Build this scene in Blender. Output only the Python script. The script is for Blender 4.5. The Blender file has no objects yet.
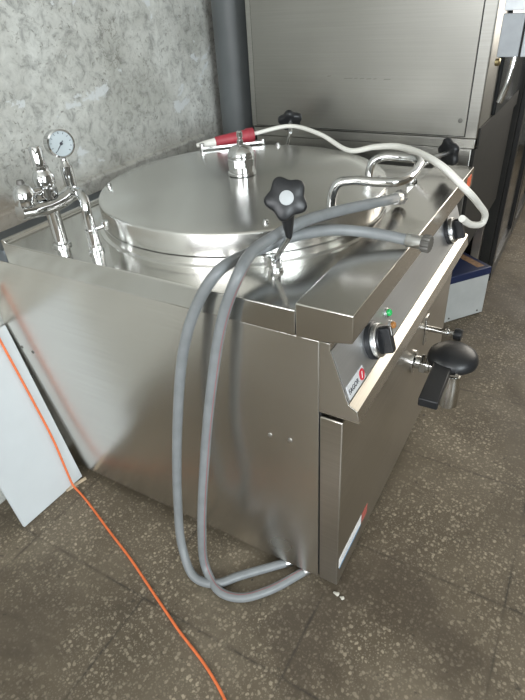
import bpy, bmesh, math, random
from mathutils import Vector, Matrix
random.seed(7)
PI = math.pi
SC = bpy.context.scene
COL = SC.collection

# ------------------------------------------------------------------ camera
cam_d = bpy.data.cameras.new('camera'); cam = bpy.data.objects.new('camera', cam_d); COL.objects.link(cam)
RX = (0.86552961, 0.49751521, -0.05776781); RY = (0.23883507, -0.51135517, -0.8255142); RZ = (-0.44024574, 0.70071001, -0.56141712)
M = Matrix(((RX[0], -RY[0], -RZ[0]), (RX[1], -RY[1], -RZ[1]), (RX[2], -RY[2], -RZ[2]))).to_4x4()
M.translation = (1.22800743, -0.75538551, 1.34078412)
cam.matrix_world = M
cam_d.sensor_fit = 'HORIZONTAL'; cam_d.sensor_width = 36; cam_d.lens = 36 * 524.8687 / 525
cam_d.clip_start = .02; cam_d.clip_end = 60
SC.camera = cam

# ------------------------------------------------------------------ world, light, exposure
w = bpy.data.worlds.new('world'); SC.world = w; w.use_nodes = True
bg = w.node_tree.nodes['Background']; bg.inputs[0].default_value = (.80, .90, 1, 1); bg.inputs[1].default_value = .25
def area(name, loc, target, sx, sy, power, col):
    d = bpy.data.lights.new(name, 'AREA'); d.shape = 'RECTANGLE'; d.size = sx; d.size_y = sy; d.energy = power; d.color = col
    o = bpy.data.objects.new(name, d); COL.objects.link(o); o.location = loc
    o.rotation_euler = (Vector(target) - Vector(loc)).to_track_quat('-Z', 'Y').to_euler()
    return o
area('window_light_right', (4.75, -2.1, 2.0), (0, -.8, 1.2), 3.0, 1.7, 178, (.88, .96, 1))
area('window_light_far', (2.6, 4.85, 2.0), (2.6, 0, 2.0), 2.8, 2.2, 62, (1, .94, .84))
area('window_light_behind', (1.2, -3.85, 1.9), (1.2, 0, 1.9), 2.4, 1.5, 62, (.95, .97, 1))
SC.view_settings.view_transform = 'Standard'; SC.view_settings.look = 'None'
SC.view_settings.gamma = 1; SC.view_settings.use_curve_mapping = False
SC.view_settings.exposure = .86

# ------------------------------------------------------------------ materials
def nt(name):
    m = bpy.data.materials.new(name); m.use_nodes = True
    return m, m.node_tree.nodes, m.node_tree.links, m.node_tree.nodes['Principled BSDF']
def setp(b, **k):
    for a, v in k.items():
        b.inputs[a].default_value = v
def plain(name, col, rough=.5, metal=0., noise=.06, scale=40, coat=0.):
    m, N, L, b = nt(name)
    setp(b, Roughness=rough, Metallic=metal)
    if coat: b.inputs['Coat Weight'].default_value = coat
    tc = N.new('ShaderNodeTexCoord'); nz = N.new('ShaderNodeTexNoise'); nz.inputs['Scale'].default_value = scale; nz.inputs['Detail'].default_value = 5
    L.new(tc.outputs['Object'], nz.inputs['Vector'])
    r = N.new('ShaderNodeValToRGB'); r.color_ramp.elements[0].position = .3; r.color_ramp.elements[1].position = .7
    r.color_ramp.elements[0].color = tuple(c * (1 - noise) for c in col) + (1,); r.color_ramp.elements[1].color = tuple(min(1, c * (1 + noise)) for c in col) + (1,)
    L.new(nz.outputs['Fac'], r.inputs['Fac']); L.new(r.outputs['Color'], b.inputs['Base Color'])
    return m
def steel(name, col, rough, stretch, streak=.05, bump=.03, aniso=0., radial=False, smudge=.08, wob=0., tdir=(0, 0, 1)):
    m, N, L, b = nt(name)
    setp(b, Metallic=1.)
    tc = N.new('ShaderNodeTexCoord')
    mp = N.new('ShaderNodeMapping'); mp.inputs['Scale'].default_value = stretch; L.new(tc.outputs['Object'], mp.inputs['Vector'])
    n1 = N.new('ShaderNodeTexNoise'); n1.inputs['Scale'].default_value = 1; n1.inputs['Detail'].default_value = 3
    L.new(mp.outputs['Vector'], n1.inputs['Vector'])
    n2 = N.new('ShaderNodeTexNoise'); n2.inputs['Scale'].default_value = 4; n2.inputs['Detail'].default_value = 2; n2.inputs['Roughness'].default_value = .4
    L.new(tc.outputs['Object'], n2.inputs['Vector'])
    r = N.new('ShaderNodeValToRGB'); r.color_ramp.elements[0].position = .25; r.color_ramp.elements[1].position = .75
    r.color_ramp.elements[0].color = tuple(c * (1 - streak) for c in col) + (1,); r.color_ramp.elements[1].color = tuple(min(1, c * (1 + streak)) for c in col) + (1,)
    L.new(n1.outputs['Fac'], r.inputs['Fac']); L.new(r.outputs['Color'], b.inputs['Base Color'])
    mr = N.new('ShaderNodeMapRange'); mr.inputs[1].default_value = .2; mr.inputs[2].default_value = .8
    mr.inputs[3].default_value = max(.02, rough - smudge); mr.inputs[4].default_value = rough + smudge
    L.new(n2.outputs['Fac'], mr.inputs[0]); L.new(mr.outputs[0], b.inputs['Roughness'])
    last = None
    if bump:
        bp = N.new('ShaderNodeBump'); bp.inputs['Strength'].default_value = bump; bp.inputs['Distance'].default_value = .001
        L.new(n1.outputs['Fac'], bp.inputs['Height']); last = bp
    if wob:
        n3 = N.new('ShaderNodeTexNoise'); n3.inputs['Scale'].default_value = 3.2; n3.inputs['Detail'].default_value = 1
        L.new(tc.outputs['Object'], n3.inputs['Vector'])
        b2 = N.new('ShaderNodeBump'); b2.inputs['Strength'].default_value = wob; b2.inputs['Distance'].default_value = .02
        L.new(n3.outputs['Fac'], b2.inputs['Height']); last = b2
        if bump: L.new(bp.outputs[0], b2.inputs['Normal'])
    if last: L.new(last.outputs[0], b.inputs['Normal'])
    if aniso:
        b.inputs['Anisotropic'].default_value = aniso
        if not radial:
            cv = N.new('ShaderNodeCombineXYZ')
            for q in range(3): cv.inputs[q].default_value = tdir[q]
            L.new(cv.outputs[0], b.inputs['Tangent'])
        else:
            tg = N.new('ShaderNodeTangent'); tg.direction_type = 'RADIAL'; tg.axis = 'Z'; b.inputs['Anisotropic Rotation'].default_value = .25; L.new(tg.outputs[0], b.inputs['Tangent'])
    return m

STEEL = (.60, .585, .55)
S_SIDE = steel('brushed_steel_side', (.70, .675, .63), .25, (3, 3, 300), .05, .015, smudge=.03, wob=.025, aniso=.65)
S_TOP = steel('brushed_steel_top', (.64, .63, .60), .15, (4, 300, 4), .04, .015, smudge=.03, wob=.03, aniso=.5, tdir=(0, 1, 0))
S_RAIL = steel('brushed_steel_rail', (.62, .60, .56), .20, (300, 4, 300), .04, .015, smudge=.03, aniso=.5, tdir=(1, 0, 0))
S_LID = steel('turned_steel_lid', (.76, .755, .73), .25, (3, 3, 3), .01, .0, aniso=.8, radial=True, smudge=.015)
S_DARK = steel('dull_steel_door', (.54, .51, .46), .32, (3, 3, 200), .06, .02, smudge=.05, aniso=.5)
S_OVEN = steel('dull_steel_oven', (.35, .345, .32), .36, (3, 3, 220), .06, .02, smudge=.06)
CHROME = steel('chrome', (.64, .645, .645), .05, (20, 20, 20), .02, .0, smudge=.03)
SATIN = steel('satin_metal', (.66, .66, .65), .30, (60, 60, 60), .04, .02, smudge=.05)
BLACKP = plain('black_plastic', (.012, .013, .015), .38, 0, .15, 200)
GREYCAP = plain('pale_grey_plastic', (.40, .42, .43), .45)
BLACKG = plain('black_glass', (.010, .011, .012), .12, 0, .1, 8)
DARKM = plain('dark_painted_metal', (.014, .0135, .012), .6, 0, .2, 12); DARKM.node_tree.nodes['Principled BSDF'].inputs['Specular IOR Level'].default_value = .25
HOSEG = plain('grey_rubber', (.185, .197, .203), .42, 0, .10, 30)
HOSER = plain('red_hose_stripe', (.26, .12, .125), .45)
NUTM = plain('dull_metal_nut', (.13, .125, .115), .5, .4, .15, 90)
WHITEH = plain('white_rubber', (.72, .71, .66), .42, 0, .05, 20)
REDP = plain('red_plastic', (.33, .035, .05), .5, 0, .12, 50)
ORANGE = plain('orange_cord', (.66, .15, .045), .5, 0, .12, 60)
WHITEB = plain('white_board_face', (.50, .53, .545), .45, 0, .03, 9)
WHITEP = plain('white_plate', (.80, .80, .80), .4)
BLUEP = plain('blue_plastic', (.012, .02, .065), .45)
BOXW = plain('off_white_plastic', (.42, .43, .42), .5, 0, .06, 14)
BROWNL = plain('brown_label', (.26, .15, .08), .5, 0, .4, 60)
INK = plain('dark_ink', (.03, .03, .04), .6)
REDI = plain('red_ink', (.55, .03, .05), .5)
BLUEI = plain('blue_ink', (.10, .25, .42), .5)
GREENL = plain('green_lens', (.02, .50, .12), .25)
AMBERL = plain('amber_lens', (.42, .17, .035), .3)
DIAL = plain('gauge_dial', (.42, .47, .49), .4, 0, .02)
PIPEG = plain('grey_pipe_paint', (.095, .104, .106), .45, 0, .12, 6)
STONE = plain('pale_stone', (.55, .53, .47), .8, 0, .1, 60)
WOOD = plain('raw_wood', (.42, .34, .24), .7, 0, .2, 40)
DARKGAP = plain('dark_cavity', (.02, .02, .02), .8)

def wall_mat():
    m, N, L, b = nt('old_concrete_plaster'); setp(b, Roughness=.9)
    tc = N.new('ShaderNodeTexCoord'); mp = N.new('ShaderNodeMapping'); L.new(tc.outputs['Object'], mp.inputs['Vector'])
    def noise(sc, det, ro=.55, dist=0):
        n = N.new('ShaderNodeTexNoise'); n.inputs['Scale'].default_value = sc; n.inputs['Detail'].default_value = det
        n.inputs['Roughness'].default_value = ro; n.inputs['Distortion'].default_value = dist; L.new(mp.outputs['Vector'], n.inputs['Vector']); return n
    def ramp(src, stops):
        r = N.new('ShaderNodeValToRGB'); e = r.color_ramp.elements
        while len(e) < len(stops): e.new(.5)
        for k, (p, c) in enumerate(stops): e[k].position = p; e[k].color = (c if isinstance(c, tuple) else (c, c, c)) + (1,)
        L.new(src, r.inputs['Fac']); return r
    def mix(f, a, c, mode='MIX'):
        x = N.new('ShaderNodeMix'); x.data_type = 'RGBA'; x.blend_type = mode
        if isinstance(f, float): x.inputs[0].default_value = f
        else: L.new(f, x.inputs[0])
        for i, q in ((6, a), (7, c)):
            if isinstance(q, tuple): x.inputs[i].default_value = q + (1,)
            else: L.new(q, x.inputs[i])
        return x.outputs[2]
    n1 = noise(4, 8, .6, .4); base = ramp(n1.outputs['Fac'], [(.30, (.38, .38, .345)), (.5, (.485, .485, .45)), (.68, (.58, .585, .55))])
    n2 = noise(26, 6, .7, .6); fine = ramp(n2.outputs['Fac'], [(.33, .58), (.5, 1.), (.68, 1.14)])
    c = mix(1., base.outputs[0], fine.outputs[0], 'MULTIPLY')
    # pits, denser where a second noise says so
    n3 = noise(85, 4, .65, .8); pit = ramp(n3.outputs['Fac'], [(.57, 0.), (.68, .85)])
    n4 = noise(5, 3); pm = ramp(n4.outputs['Fac'], [(.36, .15), (.56, 1.)])
    pf = mix(1., pit.outputs[0], pm.outputs[0], 'MULTIPLY'); c = mix(pf, c, (.20, .19, .165))
    # pale flaked patches
    n5 = noise(7.5, 6, .6, .8); pat = ramp(n5.outputs['Fac'], [(.63, 0.), (.66, .9)])
    c = mix(pat.outputs[0], c, (.62, .64, .64))
    # cracks
    v = N.new('ShaderNodeTexVoronoi'); v.feature = 'DISTANCE_TO_EDGE'; v.inputs['Scale'].default_value = 2.1
    nd = noise(5, 5, .65); vm = N.new('ShaderNodeVectorMath'); vm.operation = 'MULTIPLY_ADD'; vm.inputs[1].default_value = (.5, .5, .5)
    L.new(nd.outputs['Color'], vm.inputs[0]); L.new(mp.outputs['Vector'], vm.inputs[2]); L.new(vm.outputs[0], v.inputs['Vector'])
    ck = ramp(v.outputs['Distance'], [(.0, 1.), (.010, 0.)]); n6 = noise(2.3, 2); ckm = ramp(n6.outputs['Fac'], [(.60, 0.), (.66, .7)])
    cf = mix(1., ck.outputs[0], ckm.outputs[0], 'MULTIPLY'); c = mix(cf, c, (.14, .13, .11))
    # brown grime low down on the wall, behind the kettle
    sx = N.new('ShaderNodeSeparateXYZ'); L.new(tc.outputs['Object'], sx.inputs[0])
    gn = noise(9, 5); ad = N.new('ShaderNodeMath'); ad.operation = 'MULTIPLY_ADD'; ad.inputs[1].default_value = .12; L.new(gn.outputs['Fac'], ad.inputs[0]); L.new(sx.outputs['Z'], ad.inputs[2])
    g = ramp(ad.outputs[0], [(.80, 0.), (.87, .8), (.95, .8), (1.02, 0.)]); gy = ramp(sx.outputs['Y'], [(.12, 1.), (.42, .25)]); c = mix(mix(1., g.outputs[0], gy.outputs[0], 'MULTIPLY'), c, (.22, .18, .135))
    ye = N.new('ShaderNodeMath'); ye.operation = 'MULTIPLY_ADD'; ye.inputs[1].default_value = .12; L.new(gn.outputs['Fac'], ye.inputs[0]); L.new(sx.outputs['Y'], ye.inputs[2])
    c = mix(ramp(ye.outputs[0], [(1.13, 0.), (1.20, .75)]).outputs[0], c, (.20, .175, .12))  # shade beside the corner pipe, painted brown-yellow into the wall colour
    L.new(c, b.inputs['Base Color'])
    bp = N.new('ShaderNodeBump'); bp.inputs['Strength'].default_value = .55; bp.inputs['Distance'].default_value = .006
    h = mix(.45, n1.outputs['Color'], n2.outputs['Color']); h2 = mix(pf, h, (0., 0., 0.)); L.new(h2, bp.inputs['Height']); L.new(bp.outputs[0], b.inputs['Normal'])
    return m
def floor_mat():
    m, N, L, b = nt('terrazzo_tiles')
    tc = N.new('ShaderNodeTexCoord'); P = tc.outputs['Object']
    def ramp(src, stops):
        r = N.new('ShaderNodeValToRGB'); e = r.color_ramp.elements
        while len(e) < len(stops): e.new(.5)
        for k, (p, c) in enumerate(stops): e[k].position = p; e[k].color = (c if isinstance(c, tuple) else (c, c, c)) + (1,)
        L.new(src, r.inputs['Fac']); return r.outputs[0]
    def mix(f, a, c, mode='MIX'):
        x = N.new('ShaderNodeMix'); x.data_type = 'RGBA'; x.blend_type = mode
        if isinstance(f, float): x.inputs[0].default_value = f
        else: L.new(f, x.inputs[0])
        for i, q in ((6, a), (7, c)):
            if isinstance(q, tuple): x.inputs[i].default_value = q + (1,)
            else: L.new(q, x.inputs[i])
        return x.outputs[2]
    def noise(sc, det, ro=.55, dist=0):
        n = N.new('ShaderNodeTexNoise'); n.inputs['Scale'].default_value = sc; n.inputs['Detail'].default_value = det
        n.inputs['Roughness'].default_value = ro; n.inputs['Distortion'].default_value = dist; L.new(P, n.inputs['Vector']); return n.outputs['Fac']
    big = noise(2.2, 7, .62, .6)
    c = ramp(big, [(.28, (.066, .052, .034)), (.5, (.108, .087, .060)), (.72, (.158, .131, .094))])
    for sc, lo, hi, col, th in ((78, .28, .36, (.27, .23, .17), .46), (120, .26, .34, (.19, .16, .12), .30), (190, .26, .34, (.15, .128, .096), .3)):
        v = N.new('ShaderNodeTexVoronoi'); v.inputs['Scale'].default_value = sc; v.inputs['Randomness'].default_value = 1; wn = N.new('ShaderNodeTexNoise'); wn.inputs['Scale'].default_value = sc * .9; wn.inputs['Detail'].default_value = 2; L.new(P, wn.inputs['Vector'])
        wa = N.new('ShaderNodeVectorMath'); wa.operation = 'MULTIPLY_ADD'; wa.inputs[1].default_value = (.9 / sc,) * 3; L.new(wn.outputs['Color'], wa.inputs[0]); L.new(P, wa.inputs[2]); L.new(wa.outputs[0], v.inputs['Vector'])
        chip = ramp(v.outputs['Distance'], [(lo, 1.), (hi + .06, 0.)])
        sp = N.new('ShaderNodeSeparateColor'); L.new(v.outputs['Color'], sp.inputs[0])
        sel = ramp(sp.outputs[0], [(th, 0.), (th + .08, 1.)])
        dirt = ramp(noise(3.1, 5, .6, .4), [(.36, .12), (.60, .80)])
        f = mix(1., mix(1., chip, sel, 'MULTIPLY'), dirt, 'MULTIPLY')
        c = mix(f, c, mix(sp.outputs[1], col, tuple(q * 1.5 for q in col)))
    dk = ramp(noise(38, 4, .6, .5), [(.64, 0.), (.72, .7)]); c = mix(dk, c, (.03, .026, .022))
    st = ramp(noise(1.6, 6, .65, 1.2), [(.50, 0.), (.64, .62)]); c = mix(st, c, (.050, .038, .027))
    # tile joints every 0.425 m
    sx = N.new('ShaderNodeSeparateXYZ'); L.new(P, sx.inputs[0])
    def joint(o, off):
        a = N.new('ShaderNodeMath'); a.operation = 'ADD'; a.inputs[1].default_value = off; L.new(o, a.inputs[0])
        wv = N.new('ShaderNodeMath'); wv.operation = 'PINGPONG'; wv.inputs[1].default_value = .2125; L.new(a.outputs[0], wv.inputs[0])
        return ramp(wv.outputs[0], [(.0012, 1.), (.0055, 0.)])
    j = mix(1., joint(sx.outputs['X'], -1.33 + 4.25), joint(sx.outputs['Y'], -.165 + 4.25), 'LIGHTEN')
    jm = ramp(noise(7, 3), [(.38, .10), (.62, .75)]); c = mix(mix(1., j, jm, 'MULTIPLY'), c, (.022, .018, .015))
    L.new(c, b.inputs['Base Color'])
    L.new(ramp(noise(6, 5), [(.3, .42), (.7, .65)]), b.inputs['Roughness']); b.inputs['Specular IOR Level'].default_value = .35
    bp = N.new('ShaderNodeBump'); bp.inputs['Strength'].default_value = .25; bp.inputs['Distance'].default_value = .002; L.new(c, bp.inputs['Height']); L.new(bp.outputs[0], b.inputs['Normal'])
    return m
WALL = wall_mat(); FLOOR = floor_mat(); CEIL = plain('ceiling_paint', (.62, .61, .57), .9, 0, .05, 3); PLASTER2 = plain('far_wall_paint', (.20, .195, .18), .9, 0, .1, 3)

# ------------------------------------------------------------------ mesh helpers
def V(*a): return Vector(a[0] if len(a) == 1 else a)
class MB:
    def __init__(s): s.bm = bmesh.new()
    def box(s, lo, hi, rot=None, mi=0):
        vs = []
        for x in (lo[0], hi[0]):
            for y in (lo[1], hi[1]):
                for z in (lo[2], hi[2]):
                    p = V(x, y, z); vs.append(s.bm.verts.new(rot @ p if rot else p))
        for f in ((0, 1, 3, 2), (4, 6, 7, 5), (0, 4, 5, 1), (2, 3, 7, 6), (0, 2, 6, 4), (1, 5, 7, 3)):
            s.bm.faces.new([vs[i] for i in f]).material_index = mi
        return s
    def prism(s, poly, a, b, axis='y'):
        # poly in (x,z) extruded along y, or a list of 3-D points extruded from offset a to offset b
        def mk(p, t):
            return V(p[0], t, p[1]) if axis == 'y' else (V(t, p[0], p[1]) if axis == 'x' else V(p[0], p[1], t))
        A = [s.bm.verts.new(mk(p, a)) for p in poly]; B = [s.bm.verts.new(mk(p, b)) for p in poly]
        n = len(poly); s.bm.faces.new(A); s.bm.faces.new(B[::-1])
        for i in range(n): s.bm.faces.new((A[i], A[(i + 1) % n], B[(i + 1) % n], B[i]))
        return s
    def lathe(s, prof, origin=(0, 0, 0), axis=(0, 0, 1), n=32, star=None, mi=0):
        ax = V(axis).normalized(); q = V(0, 0, 1).rotation_difference(ax); o = V(origin); rings = []
        for r, z in prof:
            if r < 1e-6: rings.append([s.bm.verts.new(o + q @ V(0, 0, z))])
            else: rings.append([s.bm.verts.new(o + q @ V(r * (star(2 * PI * k / n) if star else 1) * math.cos(2 * PI * k / n), r * (star(2 * PI * k / n) if star else 1) * math.sin(2 * PI * k / n), z)) for k in range(n)])
        for a, b in zip(rings, rings[1:]):
            for k in range(n):
                k2 = (k + 1) % n
                if len(a) == 1 and len(b) == 1: continue
                if len(a) == 1: f = (a[0], b[k2], b[k])
                elif len(b) == 1: f = (a[k], a[k2], b[0])
                else: f = (a[k], a[k2], b[k2], b[k])
                s.bm.faces.new(f).material_index = mi
        for R, rev in ((rings[0], True), (rings[-1], False)):
            if len(R) > 2: s.bm.faces.new(R[::-1] if rev else R).material_index = mi
        return s
    def cyl(s, p, q, r, r2=None, n=24):
        p, q = V(p), V(q); return s.lathe([(r, 0), (r if r2 is None else r2, (q - p).length)], p, q - p, n)
    def tube(s, pts, r, n=14, smooth=6, stripe=None, twist=0.):
        P = spline([V(p) for p in pts], smooth) if smooth else [V(p) for p in pts]
        T = [(P[min(i + 1, len(P) - 1)] - P[max(i - 1, 0)]).normalized() for i in range(len(P))]
        up = V(0, 0, 1) if abs(T[0].z) < .9 else V(1, 0, 0)
        nrm = (up - T[0] * up.dot(T[0])).normalized(); rings = []
        for i, p in enumerate(P):
            if i: nrm = (T[i - 1].rotation_difference(T[i]) @ nrm); nrm = (nrm - T[i] * nrm.dot(T[i])).normalized()
            bn = T[i].cross(nrm)
            rr = r(i / (len(P) - 1)) if callable(r) else r
            tw = twist * max(0., .42 - i / (len(P) - 1)) / .2 if twist else 0.
            tw = max(-abs(twist), min(abs(twist), tw))
            rings.append([s.bm.verts.new(p + (nrm * math.cos(2 * PI * k / n + tw) + bn * math.sin(2 * PI * k / n + tw)) * rr) for k in range(n)])
        kk = None
        if stripe is not None:
            h = int(len(rings) * .55); kk = max(range(n), key=lambda k: (rings[h][k].co - P[h]).dot(V(stripe)))
        for a, b in zip(rings, rings[1:]):
            for k in range(n):
                f = s.bm.faces.new((a[k], a[(k + 1) % n], b[(k + 1) % n], b[k]))
                if kk is not None and k == kk: f.material_index = 1
        s.bm.faces.new(rings[0][::-1]); s.bm.faces.new(rings[-1]); return s
def spline(P, k):
    out = []
    for i in range(len(P) - 1):
        p0 = P[max(i - 1, 0)]; p1 = P[i]; p2 = P[i + 1]; p3 = P[min(i + 2, len(P) - 1)]
        # centripetal Catmull-Rom
        t0 = 0; t1 = t0 + max((p1 - p0).length, 1e-4) ** .5; t2 = t1 + max((p2 - p1).length, 1e-4) ** .5; t3 = t2 + max((p3 - p2).length, 1e-4) ** .5
        for j in range(k):
            t = t1 + (t2 - t1) * j / k
            A1 = p0 * ((t1 - t) / (t1 - t0)) + p1 * ((t - t0) / (t1 - t0)) if i else p1
            A2 = p1 * ((t2 - t) / (t2 - t1)) + p2 * ((t - t1) / (t2 - t1))
            A3 = p2 * ((t3 - t) / (t3 - t2)) + p3 * ((t - t2) / (t3 - t2)) if i < len(P) - 2 else p2
            B1 = A1 * ((t2 - t) / (t2 - t0)) + A2 * ((t - t0) / (t2 - t0)) if i else A2
            B2 = A2 * ((t3 - t) / (t3 - t1)) + A3 * ((t - t1) / (t3 - t1)) if i < len(P) - 2 else A2
            out.append(B1 * ((t2 - t) / (t2 - t1)) + B2 * ((t - t1) / (t2 - t1)))
    out.append(P[-1].copy()); return out

ORG = {}
def build(name, mb, mat, parent=None, bevel=0., smooth=True, origin=None, seg=2, angle=35):
    bm = mb.bm if isinstance(mb, MB) else mb
    bmesh.ops.recalc_face_normals(bm, faces=bm.faces)
    co = [v.co.copy() for v in bm.verts]
    lo = V(*[min(c[i] for c in co) for i in range(3)]); hi = V(*[max(c[i] for c in co) for i in range(3)])
    org = V(origin) if origin is not None else (V((lo.x + hi.x) / 2, (lo.y + hi.y) / 2, lo.z))
    for v in bm.verts: v.co -= org
    me = bpy.data.meshes.new(name); bm.to_mesh(me); bm.free()
    for m in (mat if isinstance(mat, (list, tuple)) else [mat]): me.materials.append(m)
    if smooth:
        me.shade_smooth(); me.set_sharp_from_angle(angle=math.radians(angle))
    o = bpy.data.objects.new(name, me); COL.objects.link(o)
    if parent:
        o.parent = parent; o.location = org - ORG[parent.name]
    else: o.location = org
    ORG[o.name] = org
    if bevel:
        md = o.modifiers.new('bevel', 'BEVEL'); md.width = bevel; md.segments = seg; md.limit_method = 'ANGLE'; md.angle_limit = math.radians(40)
        if smooth: md.harden_normals = False
    return o
def empty(name, loc):
    o = bpy.data.objects.new(name, None); COL.objects.link(o); o.location = loc; o.empty_display_size = .1; ORG[o.name] = V(loc); return o
def tag(o, label=None, cat=None, group=None, kind=None):
    if label: o['label'] = label
    if cat: o['category'] = cat
    if group: o['group'] = group
    if kind: o['kind'] = kind
    return o
def text_mb(body, size, origin, right, up, depth=.0006):
    cu = bpy.data.curves.new('lettering', 'FONT'); cu.body = body; cu.size = size; cu.align_x = 'LEFT'; cu.extrude = depth
    t = bpy.data.objects.new('lettering_tmp', cu); COL.objects.link(t)
    dg = bpy.context.evaluated_depsgraph_get(); me = bpy.data.meshes.new_from_object(t.evaluated_get(dg))
    mb = MB(); mb.bm.from_mesh(me); r = V(right).normalized(); u = V(up).normalized(); n = r.cross(u)
    for v in mb.bm.verts: v.co = V(origin) + r * v.co.x + u * v.co.y + n * v.co.z
    bpy.data.objects.remove(t); bpy.data.curves.remove(cu); bpy.data.meshes.remove(me); return mb

# ------------------------------------------------------------------ the room
def struct(name, mb, mat, origin=(0, 0, 0), **k): return tag(build(name, mb, mat, origin=origin, smooth=False, **k), kind='structure')
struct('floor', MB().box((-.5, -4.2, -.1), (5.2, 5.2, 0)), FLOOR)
struct('ceiling', MB().box((-.5, -4.2, 3.2), (5.2, 5.2, 3.3)), CEIL)
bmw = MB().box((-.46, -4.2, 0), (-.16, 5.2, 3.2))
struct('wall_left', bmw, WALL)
struct('wall_back', MB().box((-.16, 5.0, 0), (5.2, 5.2, 3.2)), PLASTER2)
struct('wall_right', MB().box((4.9, -4.2, 0), (5.2, 5.0, 3.2)), PLASTER2)
struct('wall_front', MB().box((-.16, -4.2, 0), (4.9, -4.0, 3.2)), PLASTER2)
struct('trim_1', MB().prism([(-.16, .80), (-.145, .80), (-.143, .866), (-.147, .872), (-.16, .876)], -2.0, 1.10), WALL)
def window(name, c, wdt, h, axis):
    m = MB(); t = .05
    def bx(u0, u1, v0, v1, d0, d1):
        if axis == 'x': m.box((c[0] + d0, c[1] + u0, c[2] + v0), (c[0] + d1, c[1] + u1, c[2] + v1))
        else: m.box((c[0] + u0, c[1] + d0, c[2] + v0), (c[0] + u1, c[1] + d1, c[2] + v1))
    a, b_ = wdt / 2, h / 2
    bx(-a - t, -a, -b_ - t, b_ + t, -.04, .04); bx(a, a + t, -b_ - t, b_ + t, -.04, .04); bx(-a, a, b_, b_ + t, -.04, .04); bx(-a, a, -b_ - t, -b_, -.04, .04)
    struct(name, m, PLASTER2, origin=None)
window('window_1', (4.86, -2.1, 2.0), 3.0, 1.7, 'x'); window('window_2', (2.6, 4.96, 2.0), 2.8, 2.2, 'y'); window('window_3', (1.2, -3.96, 1.9), 2.4, 1.5, 'y')

# ------------------------------------------------------------------ the boiling kettle
W = .972
K = tag(empty('boiling_kettle', (.40, W / 2, 0)), 'large stainless steel boiling kettle with round lid, standing on the terrazzo floor', 'kettle')
build('cabinet_body', MB().box((-.148, .004, .03), (.876, W - .004, .79)), S_SIDE, K)
sp = build('side_panel', MB().box((-.15, 0, .03), (.8795, .0035, .7915)), S_SIDE, K, bevel=.001)
for x, z in ((-.103, .499), (-.056, .494), (-.105, .384), (-.112, .228), (.758, .500), (.81, .506)):
    build('rivet', MB().lathe([(.0055, 0), (.005, .0015), (.002, .0025), (0, .0027)], (x, 0, z), (0, -1, 0), 12), SATIN if x > .5 else NUTM, sp)
for x in (.0, .80):
    for y in (.10, W - .10):
        build('foot', MB().lathe([(.02, 0), (.024, .004), (.024, .012), (.016, .014), (.016, .032)], (x, y, 0), n=20), BLACKP, K)
# worktop with a fold-down rim and a raised back edge
wt = MB().prism([(-.012, .7925), (.832, .7925), (.832, .850), (.006, .850), (.002, .858), (-.012, .858)], -.004, W + .004)
build('worktop', wt, S_TOP, K, bevel=.0025, seg=3)
build('rear_duct', MB().box((-.148, -.002, .7925), (-.018, W + .002, .826)), plain('dark_duct', (.16, .18, .20), .4, .7), K, bevel=.002)
build('front_rail', MB().prism([(.8335, .7925), (.895, .7955), (.949, .8065), (.949, .866), (.8335, .866)], -.005, W + .005), S_RAIL, K, bevel=.0025, seg=3)
# control box
build('control_box', MB().prism([(.8805, .617), (.8805, .792), (.902, .792), (.902, .780), (.9445, .658), (.963, .6470), (.970, .617)], .0, W), S_SIDE, K, bevel=.0008)
PN = V(.944, 0, .33).normalized(); PU = V(-.33, 0, .944).normalized(); PB = V(.945, 0, .658)      # slanted fascia: normal, upward direction, base line
def fp(y, s, d=0): return PB + PU * s + PN * d + V(0, y, 0)
m = MB(); vs = [fp(.002, .004, .0004), fp(.002, .124, .0004), fp(W - .002, .124, .0004), fp(W - .002, .004, .0004)]
def slab(mb, quad, n, t):
    A = [mb.bm.verts.new(p) for p in quad]; B = [mb.bm.verts.new(p + n * t) for p in quad]
    mb.bm.faces.new(A[::-1]); mb.bm.faces.new(B)
    for i in range(4): mb.bm.faces.new((A[i], A[(i + 1) % 4], B[(i + 1) % 4], B[i]))
    return mb
S_PANEL = steel('satin_control_panel', (.62, .635, .65), .46, (300, 3, 300), .03, .01, smudge=.05)
cp = build('control_panel', slab(m, vs, PN, .0012), S_PANEL, K)
sn = V(.50, 0, .866).normalized()
build('bevel_strip', slab(MB(), [V(.9452, -.0005, .6592), V(.9452, W + .0005, .6592), V(.9640, W + .0005, .6482), V(.9640, -.0005, .6482)], sn, .0012), steel('bright_steel_strip', (.74, .70, .63), .33, (300, 3, 300), .05, .02, smudge=.05), K)
# brand plate
bd = build('badge', slab(MB(), [fp(.008, .007), fp(.094, .007), fp(.094, .037), fp(.008, .037)], PN, .0028), plain('badge_silver', (.55, .56, .57), .4), cp, bevel=.0008, origin=fp(.05, .02))
lt = build('lettering', text_mb('FAGOR', .0150, fp(.0115, .0165, .0030), (0, 1, 0), PU), INK, K and bd, smooth=False)
em = MB().lathe([(.0125, 0), (.0125, .0008), (0, .0008)], fp(.0800, .0220, .0028), PN, 24)
build('emblem', em, REDI, bd)
build('emblem_stroke', slab(MB(), [fp(.0755, .0155, .0034), fp(.0785, .0155, .0034), fp(.0835, .0285, .0034), fp(.0805, .0285, .0034)], PN, .0006), WHITEP, bd)
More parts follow.
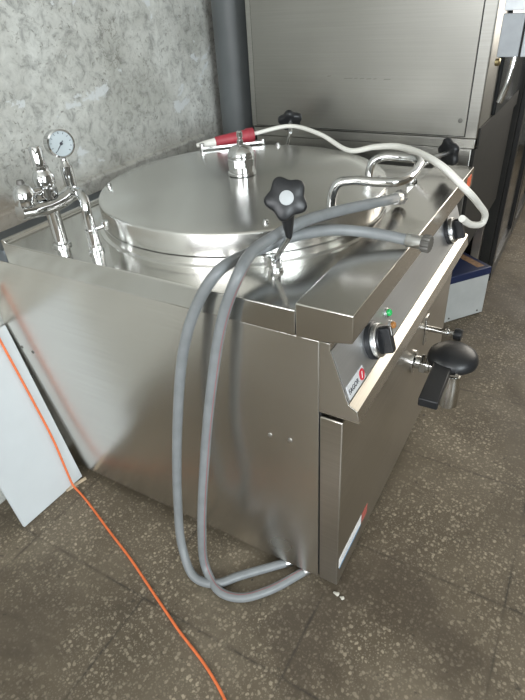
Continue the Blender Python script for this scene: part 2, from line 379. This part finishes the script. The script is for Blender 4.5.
# knobs
def control_knob(y, label, ang):
    c = V(.928, y, .708) if y < .5 else V(.926, y, .713)
    c = c - PN * ((c - PB).dot(PN) - .0012)
    k = build('control_knob', MB().lathe([(.0415, 0), (.0415, .010), (.037, .013)], c, PN, 40), BLACKP, K, origin=c)
    if label: k['label'] = label
    build('knob_face', MB().lathe([(.031, .012), (.031, .025), (.029, .027), (0, .027)], c, PN, 36), BLACKP, k)
    build('knob_ring', MB().lathe([(.0375, .012), (.0375, .0205), (.0355, .023), (.031, .0235), (.031, .012)], c, PN, 40), SATIN, k)
    bar = MB(); a = math.radians(ang); dr = (V(0, 1, 0) * math.sin(a) + PU * math.cos(a)); sd = PN.cross(dr)
    pts = []
    n = 28
    for zz, sc in ((.020, 1.), (.044, .97), (.047, .91)):
        ring = []
        for i in range(n):
            t = 2 * PI * i / n; x = math.cos(t); yy = math.sin(t)
            px = max(-.0105, min(.0105, x * .028)); py = yy * .031 * sc
            ring.append(bar.bm.verts.new(c + PN * zz + sd * px * sc + dr * py))
        pts.append(ring)
    for A, B in zip(pts, pts[1:]):
        for i in range(n): bar.bm.faces.new((A[i], A[(i + 1) % n], B[(i + 1) % n], B[i]))
    bar.bm.faces.new(pts[0][::-1]); bar.bm.faces.new(pts[-1])
    build('knob_grip', bar, BLACKP, k, bevel=.001)
    p = c + dr * .018 + PN * .0474
    build('pointer_mark', slab(MB(), [p - sd * .0012 - dr * .009, p + sd * .0012 - dr * .009, p + sd * .0012 + dr * .009, p - sd * .0012 + dr * .009], PN, .0006), WHITEP, k)
control_knob(.166, 'near control knob with silver ring', 8)
control_knob(.823, 'far control knob with silver ring', 0)
for (y, s, mt, lb) in ((.271, .0660, GREENL, 'green indicator lamp'), (.274, .0320, AMBERL, 'amber indicator lamp')):
    c = fp(y, s, .0012)
    l = build('indicator_lamp', MB().lathe([(.0115, 0), (.0115, .004), (.009, .005)], c, PN, 24), SATIN, cp, origin=c); l['label'] = lb
    build('lens', MB().lathe([(.0085, .004), (.0085, .009), (.006, .0115), (0, .0125)], c, PN, 24), mt, l)
build('warning_sticker', MB().box((.949, .90, .818), (.9502, .945, .852)), plain('red_orange_sticker', (.75, .13, .05), .5), K, origin=(.95, .92, .83))
# door
dr = build('door', MB().box((.8825, .0, .03), (.934, W, .605)), S_DARK, K, bevel=.003)
st = build('door_sticker', MB().box((.934, .010, .095), (.9346, .165, .132)), WHITEP, dr, origin=(.934, .09, .11)); st['label'] = 'white and blue sticker low on the door'
build('sticker_band', MB().box((.934, .014, .086), (.9346, .165, .095)), BLUEI, dr)
build('sticker_logo', MB().box((.934, .172, .092), (.9346, .212, .132)), plain('faded_red', (.40, .10, .08), .5), dr)
m = MB()
for k in range(3):
    m.box((.9346, .022, .101 + .009 * k), (.9348, .148 - .03 * k, .104 + .009 * k))
build('sticker_print', m, plain('grey_print', (.45, .47, .50), .6), st)
build('inner_shadow_gap', MB().box((.8765, .006, .035), (.8822, W - .006, .616)), DARKGAP, K)
# lid
LC = V(.4433, .4545, 0); LR = .3857
ring = build('kettle_ring', MB().lathe([(LR - .03, .848), (LR + .012, .848), (LR + .012, .852), (LR + .002, .8545), (LR + .002, .8705), (LR - .006, .873), (LR - .03, .873)], LC, n=128), S_LID, K, origin=LC + V(0, 0, .848))
lid = build('lid', MB().lathe([(LR - .012, .8735), (LR, .8735), (LR, .9205), (LR - .002, .9245), (LR - .006, .9262), (LR - .06, .9290), (LR - .14, .9335), (LR - .23, .9375), (LR - .31, .9398), (0, .9408)], LC, n=160), S_LID, K, origin=LC + V(0, 0, .87), angle=50)
for x, y in ((.124, .273), (.668, .186), (.362, .806), (.79, .56)):
    build('lid_bolt', MB().lathe([(.0075, 0), (.0075, .005), (.006, .006), (.006, .009), (.0035, .0115), (0, .012)], (x, y, .9265), n=16), CHROME, lid)
# hinge bar at the back of the lid
hb = MB(); a, b_ = V(.150, .679, .932), V(.300, .815, .932)
d = (b_ - a).normalized(); s_ = V(-d.y, d.x, 0)
slab(hb, [a - s_ * .010, b_ - s_ * .010, b_ + s_ * .010, a + s_ * .010], V(0, 0, 1), .008)
hb.cyl(a + V(0, 0, -.005), a + V(0, 0, .018), .008); hb.cyl(b_ + V(0, 0, -.005), b_ + V(0, 0, .012), .008)
build('hinge_bar', hb, CHROME, lid, bevel=.001)
# vent valve in the middle
vc = (LC.x, LC.y, .940)
vv = build('vent_valve', MB().lathe([(.034, 0.0000), (.038, 0.0025), (.038, 0.0084), (.035, 0.0101), (.035, 0.0336)], vc, n=40), CHROME, lid)
build('valve_nut', MB().lathe([(.0375, 0.0235), (.0375, 0.0437), (.035, 0.0454)], vc, n=8), CHROME, vv, bevel=.0015)
build('valve_dome', MB().lathe([(.0355, 0.0454), (.036, 0.0521), (.032, 0.0638), (.024, 0.0722), (.012, 0.0764), (0, 0.0773)], vc, n=40), CHROME, vv)
build('valve_stem', MB().lathe([(.0085, 0.0739), (.0085, 0.0874), (.006, 0.0890), (.006, 0.0941), (.008, 0.0958), (.008, 0.1075), (.005, 0.1109), (0, 0.1109)], vc, n=16), CHROME, vv)
# U shaped lid handle
hp = [(.755, .336, .922), (.757, .337, .952), (.768, .342, .978), (.800, .353, .986), (.850, .362, .985), (.889, .378, .984), (.903, .405, .984),
      (.902, .50, .985), (.893, .545, .985), (.872, .565, .985), (.83, .568, .986), (.795, .562, .985), (.774, .553, .974), (.767, .549, .950), (.767, .549, .922)]
build('lid_handle', MB().tube(hp, .0105, 18, 8), CHROME, lid)
# lid clamps
def clamp(base, knobc, faxis, label, tip=None):
    """fork bracket on the worktop, swing bolt, five-lobed hand knob facing faxis"""
    base = V(base); kc = V(knobc); ax = V(faxis).normalized()
    bent = tip is not None
    cl = build('lid_clamp', MB().lathe([(.017, 0), (.017, .006), (.0145, .010)], base, n=24), CHROME, K, origin=base); cl['label'] = label
    pv = base + V(0, 0, .026); tip = V(tip) if tip else kc - ax * .045; dr = (tip - pv).normalized()
    sd = dr.cross(V(0, 0, 1)).normalized()
    fk = MB()
    for sg in (-1, 1):
        p = base + sd * .010 * sg
        slab(fk, [p - sd * .003 + V(-.010, -.002, .006), p + sd * .003 + V(.010, -.002, .006), p + sd * .003 + V(.010, .002, .036), p - sd * .003 + V(-.010, .002, .036)], V(0, .012, 0), 1)
    fk = MB(); u = V(sd.y, -sd.x, 0).normalized()
    for sg in (-1, 1):
        p = base + sd * .0105 * sg
        slab(fk, [p - u * .011 + V(0, 0, .006), p + u * .011 + V(0, 0, .006), p + u * .009 + V(0, 0, .034), p - u * .009 + V(0, 0, .034)], sd, .005)
    build('fork_bracket', fk, CHROME, cl, bevel=.002)
    build('swing_bolt', MB().cyl(pv - sd * .014, pv + sd * .014, .0045, n=12).tube([pv - dr * .006, pv + dr * .5 * (tip - pv).length, tip], .0062, 12, 4), CHROME, cl)
    nk = MB().tube([tip, tip + (kc - ax * .012 - tip) * .45, kc - ax * .006], (lambda t: .0065 + .0115 * t) if bent else .0064, 18, 4)
    build('knob_neck', nk, BLACKP if bent else SATIN, cl)
    star = lambda t: 1 + .115 * math.cos(5 * t)
    build('star_knob', MB().lathe([(.012, -.007), (.032, -.007), (.0365, -.004), (.0375, .004), (.0365, .0105), (.033, .0135), (.015, .0145), (0, .0145)], kc, ax, 60, star), BLACKP, cl, angle=50)
    build('knob_cap', MB().lathe([(.0132, .0138), (.0132, .0155), (.011, .0165), (0, .0168)], kc, ax, 24), GREYCAP, cl)
clamp((.718, .133, .850), (.776, .082, 1.027), (.46, -.78, .42), 'near lid clamp with a pale cap on its black star knob', (.766, .107, .943))
clamp((.35, .872, .850), (.362, .895, .985), (-.35, .70, .62), 'lid clamp at the back of the lid')
clamp((.805, .815, .850), (.890, .855, .931), (.62, .76, .12), 'lid clamp swung outward at the far front corner')
# drain valve with the black lever
dv = build('drain_valve', MB().lathe([(.036, 0), (.036, .006), (.020, .010), (.020, .03), (.026, .032), (.026, .05), (.02, .053), (.02, .072), (.027, .074), (.027, .10), (.024, .13), (.018, .137), (0, .137)], (.934, .555, .405), (1, 0, 0), 32), CHROME, K, origin=(.934, .555, .405))
build('valve_stem', MB().lathe([(.016, 0), (.016, .05)], (1.05, .545, .405), n=20), CHROME, dv)
build('drain_spout', MB().lathe([(.026, 0), (.029, .0), (.029, .075), (.026, .085), (.026, .11)], (1.05, .553, .285), n=28), S_TOP, dv)
build('union_nut', MB().lathe([(.031, 0), (.031, .018)], (.958, .555, .405), (1, 0, 0), 6), CHROME, dv, bevel=.0015)
dm = MB().lathe([(.062, 0), (.068, .006), (.069, .016), (.064, .030), (.050, .041), (.030, .047), (0, .049)], (1.047, .530, .450), n=40)
lv = build('lever_handle', dm, BLACKP, dv, angle=60)
arm = MB(); A0, A1 = V(1.032, .505, .452), V(1.0365, .318, .440); ad = (A1 - A0).normalized(); asd = V(ad.y, -ad.x, 0)
slab(arm, [A0 - asd * .025, A1 - asd * .025, A1 + asd * .025, A0 + asd * .025], V(0, 0, 1), .026)
build('lever_arm', arm, BLACKP, dv, bevel=.004, seg=3)
build('lever_pin', MB().cyl((1.072, .476, .462), (1.075, .458, .462), .005, n=12), CHROME, dv)
lp = build('level_tap', MB().lathe([(.009, 0), (.009, .058), (.012, .060), (.012, .068), (.008, .070), (.008, .085)], (.934, .67, .456), (1, 0, 0), 20).box((.934, .655, .40), (.937, .685, .50)), CHROME, K, bevel=.0006)
build('tap_knob', MB().lathe([(.010, .083), (.018, .086), (.020, .095), (.018, .108), (.0, .110)], (.934, .67, .456), (1, 0, 0), 24), BLACKP, lp)
# water and safety fittings at the back corner
mf = [(.146, -.031, .960), (.150, .0, .9555), (.156, .042, .951), (.162, .085, .956), (.166, .112, .966)]
mn = build('water_manifold', MB().tube(mf, .0185, 22, 6), CHROME, K)
build('riser_pipe', MB().lathe([(.023, 0), (.023, .006), (.0165, .008), (.0165, .105)], (.155, .049, .850), n=24), CHROME, mn)
build('swan_pipe', MB().tube([(.272, .051, .850), (.272, .051, .90), (.272, .051, .950), (.268, .056, .970), (.252, .064, .984), (.228, .075, .985), (.196, .095, .975), (.166, .112, .966)], .0115, 18, 8), CHROME, mn)
build('pipe_collar', MB().lathe([(.0185, 0), (.0185, .006), (.0155, .008), (.0155, .020), (.0135, .022), (.0135, .050), (.015, .052), (.015, .058)], (.272, .051, .850), n=24), CHROME, mn)
build('drain_cock', MB().cyl((.272, .053, .905), (.290, .080, .910), .006).lathe([(.006, 0), (.0085, .006), (.0085, .020), (0, .022)], (.290, .080, .900), (0, 0, 1), 16), CHROME, mn)
sv = build('safety_valve', MB().lathe([(.012, 0), (.012, .022), (.0225, .024), (.0225, .044), (.020, .046), (.024, .050), (.025, .066), (.020, .078), (.0175, .082), (.0175, .086)], (.155, .050, .950), (-.06, .04, 1), 28), CHROME, K)
build('valve_hex', MB().lathe([(.024, .024), (.024, .040)], (.155, .050, .950), (-.06, .04, 1), 6), CHROME, sv, bevel=.001)
build('valve_cap', MB().lathe([(.0185, .084), (.0185, .090), (.0140, .092), (.0140, .132), (.0120, .135), (0, .135)], (.155, .050, .950), (-.06, .04, 1), 24), CHROME, sv)
bc = build('bell_cock', MB().lathe([(.016, 0), (.025, .004), (.026, .012), (.024, .028), (.018, .042), (.009, .049), (0, .051)], (.151, -.010, .970), n=28), CHROME, K)
build('cock_tip', MB().lathe([(.009, .046), (.0095, .050), (.007, .057), (0, .058)], (.151, -.010, .970), n=16), NUTM, bc)
build('cock_link', MB().cyl((.152, .0, .992), (.154, .045, .992), .010, n=16), CHROME, bc)
gs = MB().lathe([(.0165, 0), (.0165, .006), (.0145, .008), (.0145, .062), (.010, .068), (.008, .080)], (.160, .117, .962), (-.06, .05, 1), 24)
pg = build('pressure_gauge', gs, CHROME, K)
GC = V(.150, .128, 1.074); GN = V(.93, -.36, .10).normalized()
build('gauge_case', MB().lathe([(.024, -.034), (.031, -.030), (.031, -.002), (.0325, .0), (.0325, .004), (.0285, .0055), (.0278, .001), (0, .001)], GC, GN, 40), CHROME, pg)
dl = build('gauge_dial', MB().lathe([(.0277, .001), (.0277, .002), (0, .002)], GC, GN, 40), DIAL, pg)
GU = (V(0, 0, 1) - GN * GN.z).normalized(); GR = GU.cross(GN)
def gpt(a, r, d=.0022): return GC + GN * d + (GU * math.cos(a) + GR * math.sin(a)) * r
m = MB()
for k in range(11):
    a = math.radians(-135 + 27 * k); tn = (GR * math.cos(a) - GU * math.sin(a)) * (.0006 if k % 5 else .0009)
    slab(m, [gpt(a, .0215) - tn, gpt(a, .0215) + tn, gpt(a, .0255) + tn, gpt(a, .0255) - tn], GN, .0003)
build('dial_marks', m, INK, pg)
m = MB(); a = math.radians(222); tn = (GR * math.cos(a) - GU * math.sin(a)) * .0011
slab(m, [gpt(a, -.008, .003) - tn, gpt(a, -.008, .003) + tn, gpt(a, .021, .003) + tn * .4, gpt(a, .021, .003) - tn * .4], GN, .0006)
m.lathe([(.0035, .003), (.0035, .0048), (0, .005)], GC, GN, 16)
build('needle', m, INK, pg)

# ------------------------------------------------------------------ hoses and cords
A = [(.848, .548, .892), (.845, .44, .917), (.784, .263, .940), (.754, .175, .944), (.719, .118, .928), (.715, .045, .925), (.722, -.018, .906), (.684, -.032, .807), (.650, -.047, .655), (.615, -.067, .446), (.596, -.11, .185), (.594, -.121, .030), (.658, -.153, .0145), (.718, -.143, .0145), (.778, -.086, .0145), (.834, .004, .0145)]
B = [(.972, .312, .883), (.945, .315, .883), (.865, .296, .895), (.794, .243, .910), (.733, .165, .913), (.694, .128, .899), (.676, .075, .900), (.674, -.018, .903), (.620, -.032, .819), (.582, -.047, .714), (.539, -.062, .507), (.506, -.087, .227), (.521, -.122, .071), (.574, -.152, .018), (.636, -.141, .0145), (.684, -.089, .0145), (.778, .006, .0145)]
def hose(P, label, stripe):
    h = build('inlet_hose', MB().tube(P, .0120, 28, 8, stripe, -2.2 if stripe else 0.), [HOSEG, HOSER], origin=P[-2]); tag(h, label, 'hose', None)
    p0, p1 = V(P[0]), V(P[1]); d = (p0 - p1).normalized()
    build('ferrule', MB().lathe([(.0138, -.030), (.0145, -.028), (.0145, .004), (.012, .006), (.012, .01)], p0, d, 24), SATIN, h)
    kn = lambda t: 1 + .05 * math.cos(14 * t)
    build('coupling_nut', MB().lathe([(.010, .004), (.0172, .005), (.0182, .008), (.0182, .020), (.0165, .023), (.010, .023)], p0, d, 56, kn), NUTM, h)
    q0, q1 = V(P[-1]), V(P[-2]); e = (q0 - q1).normalized()
    build('end_ferrule', MB().lathe([(.0136, -.002), (.0136, .016), (.011, .018)], q0, e, 20), SATIN, h)
hose(A, 'grey rubber hose with a thin red stripe, its upper end beside the lid handle', (.79, -.13, .525))
hose(B, 'grey rubber hose hanging outermost to the left, its dark nut over the front rail', None)

Wp = [(.245, .815, .952), (.27, .83, .957), (.378, .86, .978), (.503, .824, .967), (.623, .775, .938), (.702, .768, .955), (.781, .747, .965), (.916, .659, .950), (.985, .665, .894), (1.010, .77, .822), (1.022, .845, .765), (1.018, .850, .742), (1.0, .775, .760), (.985, .690, .806)]
wh = build('white_hose', MB().tube(Wp, lambda t: 0.0065 + .0030 * min(1, max(0, (t - .25) / .25)), 16, 8), WHITEH, origin=(.623, .775, .93))
tag(wh, 'white hose with a red grip, curving over the lid and past the front rail', 'hose')
g0, g1 = V(.250, .818, .953), V(.168, .722, .946)
rg = build('grip', MB().lathe([(.010, -.012), (.021, -.010), (.022, .012), (.019, .016), (.0175, .060), (.0155, .118), (.011, .124)], g0, g1 - g0, 28), REDP, wh); rg['label'] = 'red plastic grip'
build('nozzle', MB().lathe([(.0125, .120), (.011, .15), (.006, .185), (.003, .186)], g0, g1 - g0, 20), WHITEH, wh)

Op = [(-.158, -.041, .68), (-.127, -.043, .545), (-.100, -.044, .433), (-.071, -.046, .319), (-.038, -.050, .186), (-.008, -.062, .058), (.012, -.070, .014), (.05, -.078, .0048), (.11, -.097, .0045), (.248, -.146, .0045), (.37, -.188, .0045), (.479, -.231, .0045), (.56, -.263, .0045), (.627, -.289, .0045), (.73, -.324, .0045), (.814, -.364, .0045), (.93, -.44, .0045)]
tag(build('extension_cord', MB().tube(Op, .0036, 10, 8), ORANGE, origin=(.37, -.188, .0)), 'thin orange cord running down the white board and across the floor', 'cord')

# ------------------------------------------------------------------ white board leaning on the wall
bo = MB()
bA, bB, bC = V(0, -.020, 0), V(-.007, -.258, 0), V(-.138, -.004, .568)
bn = (bA - bB).cross(bC - bA).normalized()
if bn.x < 0: bn = -bn
slab(bo, [bB, bA, bC, bC + bB - bA], -bn, .012)
for v in bo.bm.verts: v.co.z += .003
tag(build('white_board', bo, WHITEB, bevel=.0015), 'plain white board leaning on the wall beside the steel kettle', 'board')

# ------------------------------------------------------------------ tall oven on its stand behind the kettle
OV = tag(empty('tall_oven', (.53, 1.45, .896)), 'tall stainless steel oven standing on a stand behind the kettle', 'oven')
OY = 1.05
build('oven_body', MB().box((.118, OY, .9265), (.930, 1.86, 2.05)), S_OVEN, OV, bevel=.004)
pm = steel('dull_steel_oven_panel', (.31, .305, .28), .36, (3, 3, 220), .05, .02, smudge=.07, wob=.02)
op = build('side_panel', MB().box((.142, OY - .004, .9345), (.8925, OY + .001, 2.0)), pm, OV, bevel=.001)
build('panel_gap', MB().box((.1395, OY - .0008, .932), (.895, OY + .001, 2.003)), DARKGAP, OV)
build('screw', MB().lathe([(.007, 0), (.0065, .002), (0, .003)], (.874, OY - .004, .980), (0, -1, 0), 16), NUTM, op)
SCUFF = plain('dull_scuff', (.17, .165, .15), .6)
for x, z, l in ((.425, 1.098, .012), (.485, 1.092, .03), (.52, 1.092, .012), (.54, 1.0915, .014), (.562, 1.091, .016), (.585, 1.091, .010), (.62, 1.09, .022)):
    build('scuff_mark', slab(MB(), [V(x, OY - .004, z), V(x + l, OY - .004, z + .001), V(x + l + .004, OY - .004, z + .0035), V(x + .003, OY - .004, z + .003)], V(0, -1, 0), .0004), SCUFF, op)
build('base_trim', MB().box((.122, OY + .006, .896), (.926, 1.855, .926)), S_OVEN, OV, bevel=.002)
build('lower_front_strip', MB().box((.9305, OY + .012, .8965), (.936, 1.83, .9575)), DARKM, OV, bevel=.001)
build('door_glass', MB().box((.930, OY + .20, .96), (.942, 1.83, 2.0)), BLACKG, OV, bevel=.002)
od = build('door', MB().box((.9435, 1.072, 1.149), (1.000, 1.095, 1.255)), plain('grey_door_frame', (.30, .32, .34), .35), OV, bevel=.002)
build('door_edge', MB().box((1.006, 1.072, 1.149), (1.075, 1.095, 1.275)), plain('light_door_edge', (.42, .45, .48), .35), od, bevel=.002)
build('door_seal', MB().box((1.000, 1.078, 1.149), (1.006, 1.092, 1.262)), DARKGAP, od)
build('door_upper_reflection', MB().box((.9435, 1.070, 1.262), (1.005, 1.098, 1.55)), plain('pale_glass_reflection', (.62, .65, .68), .3), od, bevel=.002)  # pale colour stands in for bright reflections in the upper door glass
build('door_handle', MB().tube([(.992, 1.083, 1.16), (.990, 1.078, 1.12), (.985, 1.074, 1.075), (.973, 1.072, 1.03)], .0085, 14, 8), CHROME, od)
build('hinge_boss', MB().lathe([(.010, 0), (.010, .010), (0, .013)], (.9425, 1.087, 1.135), (1, -.2, 0), 16), plain('brass', (.55, .45, .25), .3, 1.), od)
ST = tag(empty('oven_stand', (.53, 1.42, 0)), 'dark steel stand carrying the tall oven, behind the kettle', 'stand')
build('stand_panel', MB().box((.13, OY + .01, .60), (.9175, OY + .03, .8955)), S_OVEN, ST, bevel=.002)
build('stand_top', MB().box((.125, OY + .031, .855), (.905, 1.85, .8955)), S_DARK, ST, bevel=.002)
for x in (.13, .862):
    for y in (OY + .031, 1.81):
        build('leg', MB().box((x, y, 0), (x + .04, y + .04, .8545)), S_DARK, ST, bevel=.002)
build('front_panel', MB().box((.9185, OY + .012, .50), (.929, 1.82, .8945)), DARKM, ST, bevel=.001)
build('shelf', MB().box((.172, OY + .075, .50), (.90, 1.79, .525)), DARKM, ST)

# ------------------------------------------------------------------ dark tall cabinet beyond the oven
DC = tag(empty('dark_cabinet', (.53, 2.5, 0)), 'tall dark cabinet with black door frames beyond the oven', 'cabinet')
build('cabinet_body', MB().box((.15, 1.89, .0), (.945, 3.25, 2.1)), DARKM, DC, bevel=.004)
for y in (1.90, 2.58):
    f = MB().box((.945, y, .05), (.965, y + .06, 2.05)).box((.945, y + .59, .05), (.965, y + .65, 2.05)).box((.945, y + .06, .05), (.965, y + .59, .12)).box((.945, y + .06, 1.98), (.965, y + .59, 2.05))
    c = build('door', f, plain('black_door_frame', (.012, .012, .012), .35), DC, bevel=.002)
    build('door_pane', MB().box((.945, y + .06, .12), (.952, y + .59, 1.98)), BLACKG, c)
    build('handle', MB().tube([(.965, y + .03, .9), (.995, y + .03, .91), (.995, y + .03, 1.28), (.965, y + .03, 1.29)], .008, 12, 4), SATIN, c)

# ------------------------------------------------------------------ white box with the blue lid on the floor
BX = tag(empty('battery_box', (.90, 1.62, 0)), 'off-white box with a dark blue lid standing on the floor before the oven stand', 'box')
ang = math.atan2(.127, .098); Rz = Matrix.Translation((.984, 1.655, 0)) @ Matrix.Rotation(ang, 4, 'Z')
def rb(lo, hi): return MB().box(lo, hi, Rz)
build('box_body', rb((-.235, 0, .002), (0, .20, .205)), BOXW, BX, bevel=.003)
bl = build('box_lid', rb((-.238, -.003, .205), (.003, .203, .243)), BLUEP, BX, bevel=.004)
build('lid_label', rb((-.06, .02, .243), (-.02, .18, .2436)), BROWNL, bl, origin=(.95, 1.7, .243))
for x in (-.20, -.035):
    build('rivet', MB().lathe([(.005, 0), (.004, .002), (0, .0025)], Rz @ V(x, 0, .02), Rz.to_3x3() @ V(0, -1, 0), 10), NUTM, BX)

# ------------------------------------------------------------------ grey pipe in the corner, small litter
pp = build('drain_pipe', MB().lathe([(.076, 0), (.076, 3.19)], (-.040, 1.215, .0), n=48), PIPEG)
tag(pp, 'thick dark grey vertical pipe between the plaster wall and the oven', 'pipe')
for i, (x, y, s, lb) in enumerate(((.938, -.006, .0055, 'tiny pale stone chip on the floor nearest the kettle door corner'), (.955, -.010, .0048, 'tiny pale stone chip on the floor right of its twin'))):
    m = MB(); bmesh.ops.create_icosphere(m.bm, subdivisions=2, radius=s)
    for v in m.bm.verts: v.co = V(v.co.x * 1.6, v.co.y, v.co.z * .5) * (1 + .25 * math.sin(v.co.x * 900 + i)) + V(x, y, s * .52)
    tag(build('stone_chip', m, STONE), lb, 'stone chip')
m = MB(); slab(m, [V(-.008, -.090, .0005), V(.004, -.094, .0005), V(.022, -.022, .0005), V(.012, -.018, .0005)], V(0, 0, 1), .006)
tag(build('wood_sliver', m, WOOD, bevel=.001), 'small wooden sliver on the floor under the orange cord by the white board', 'wood scrap')
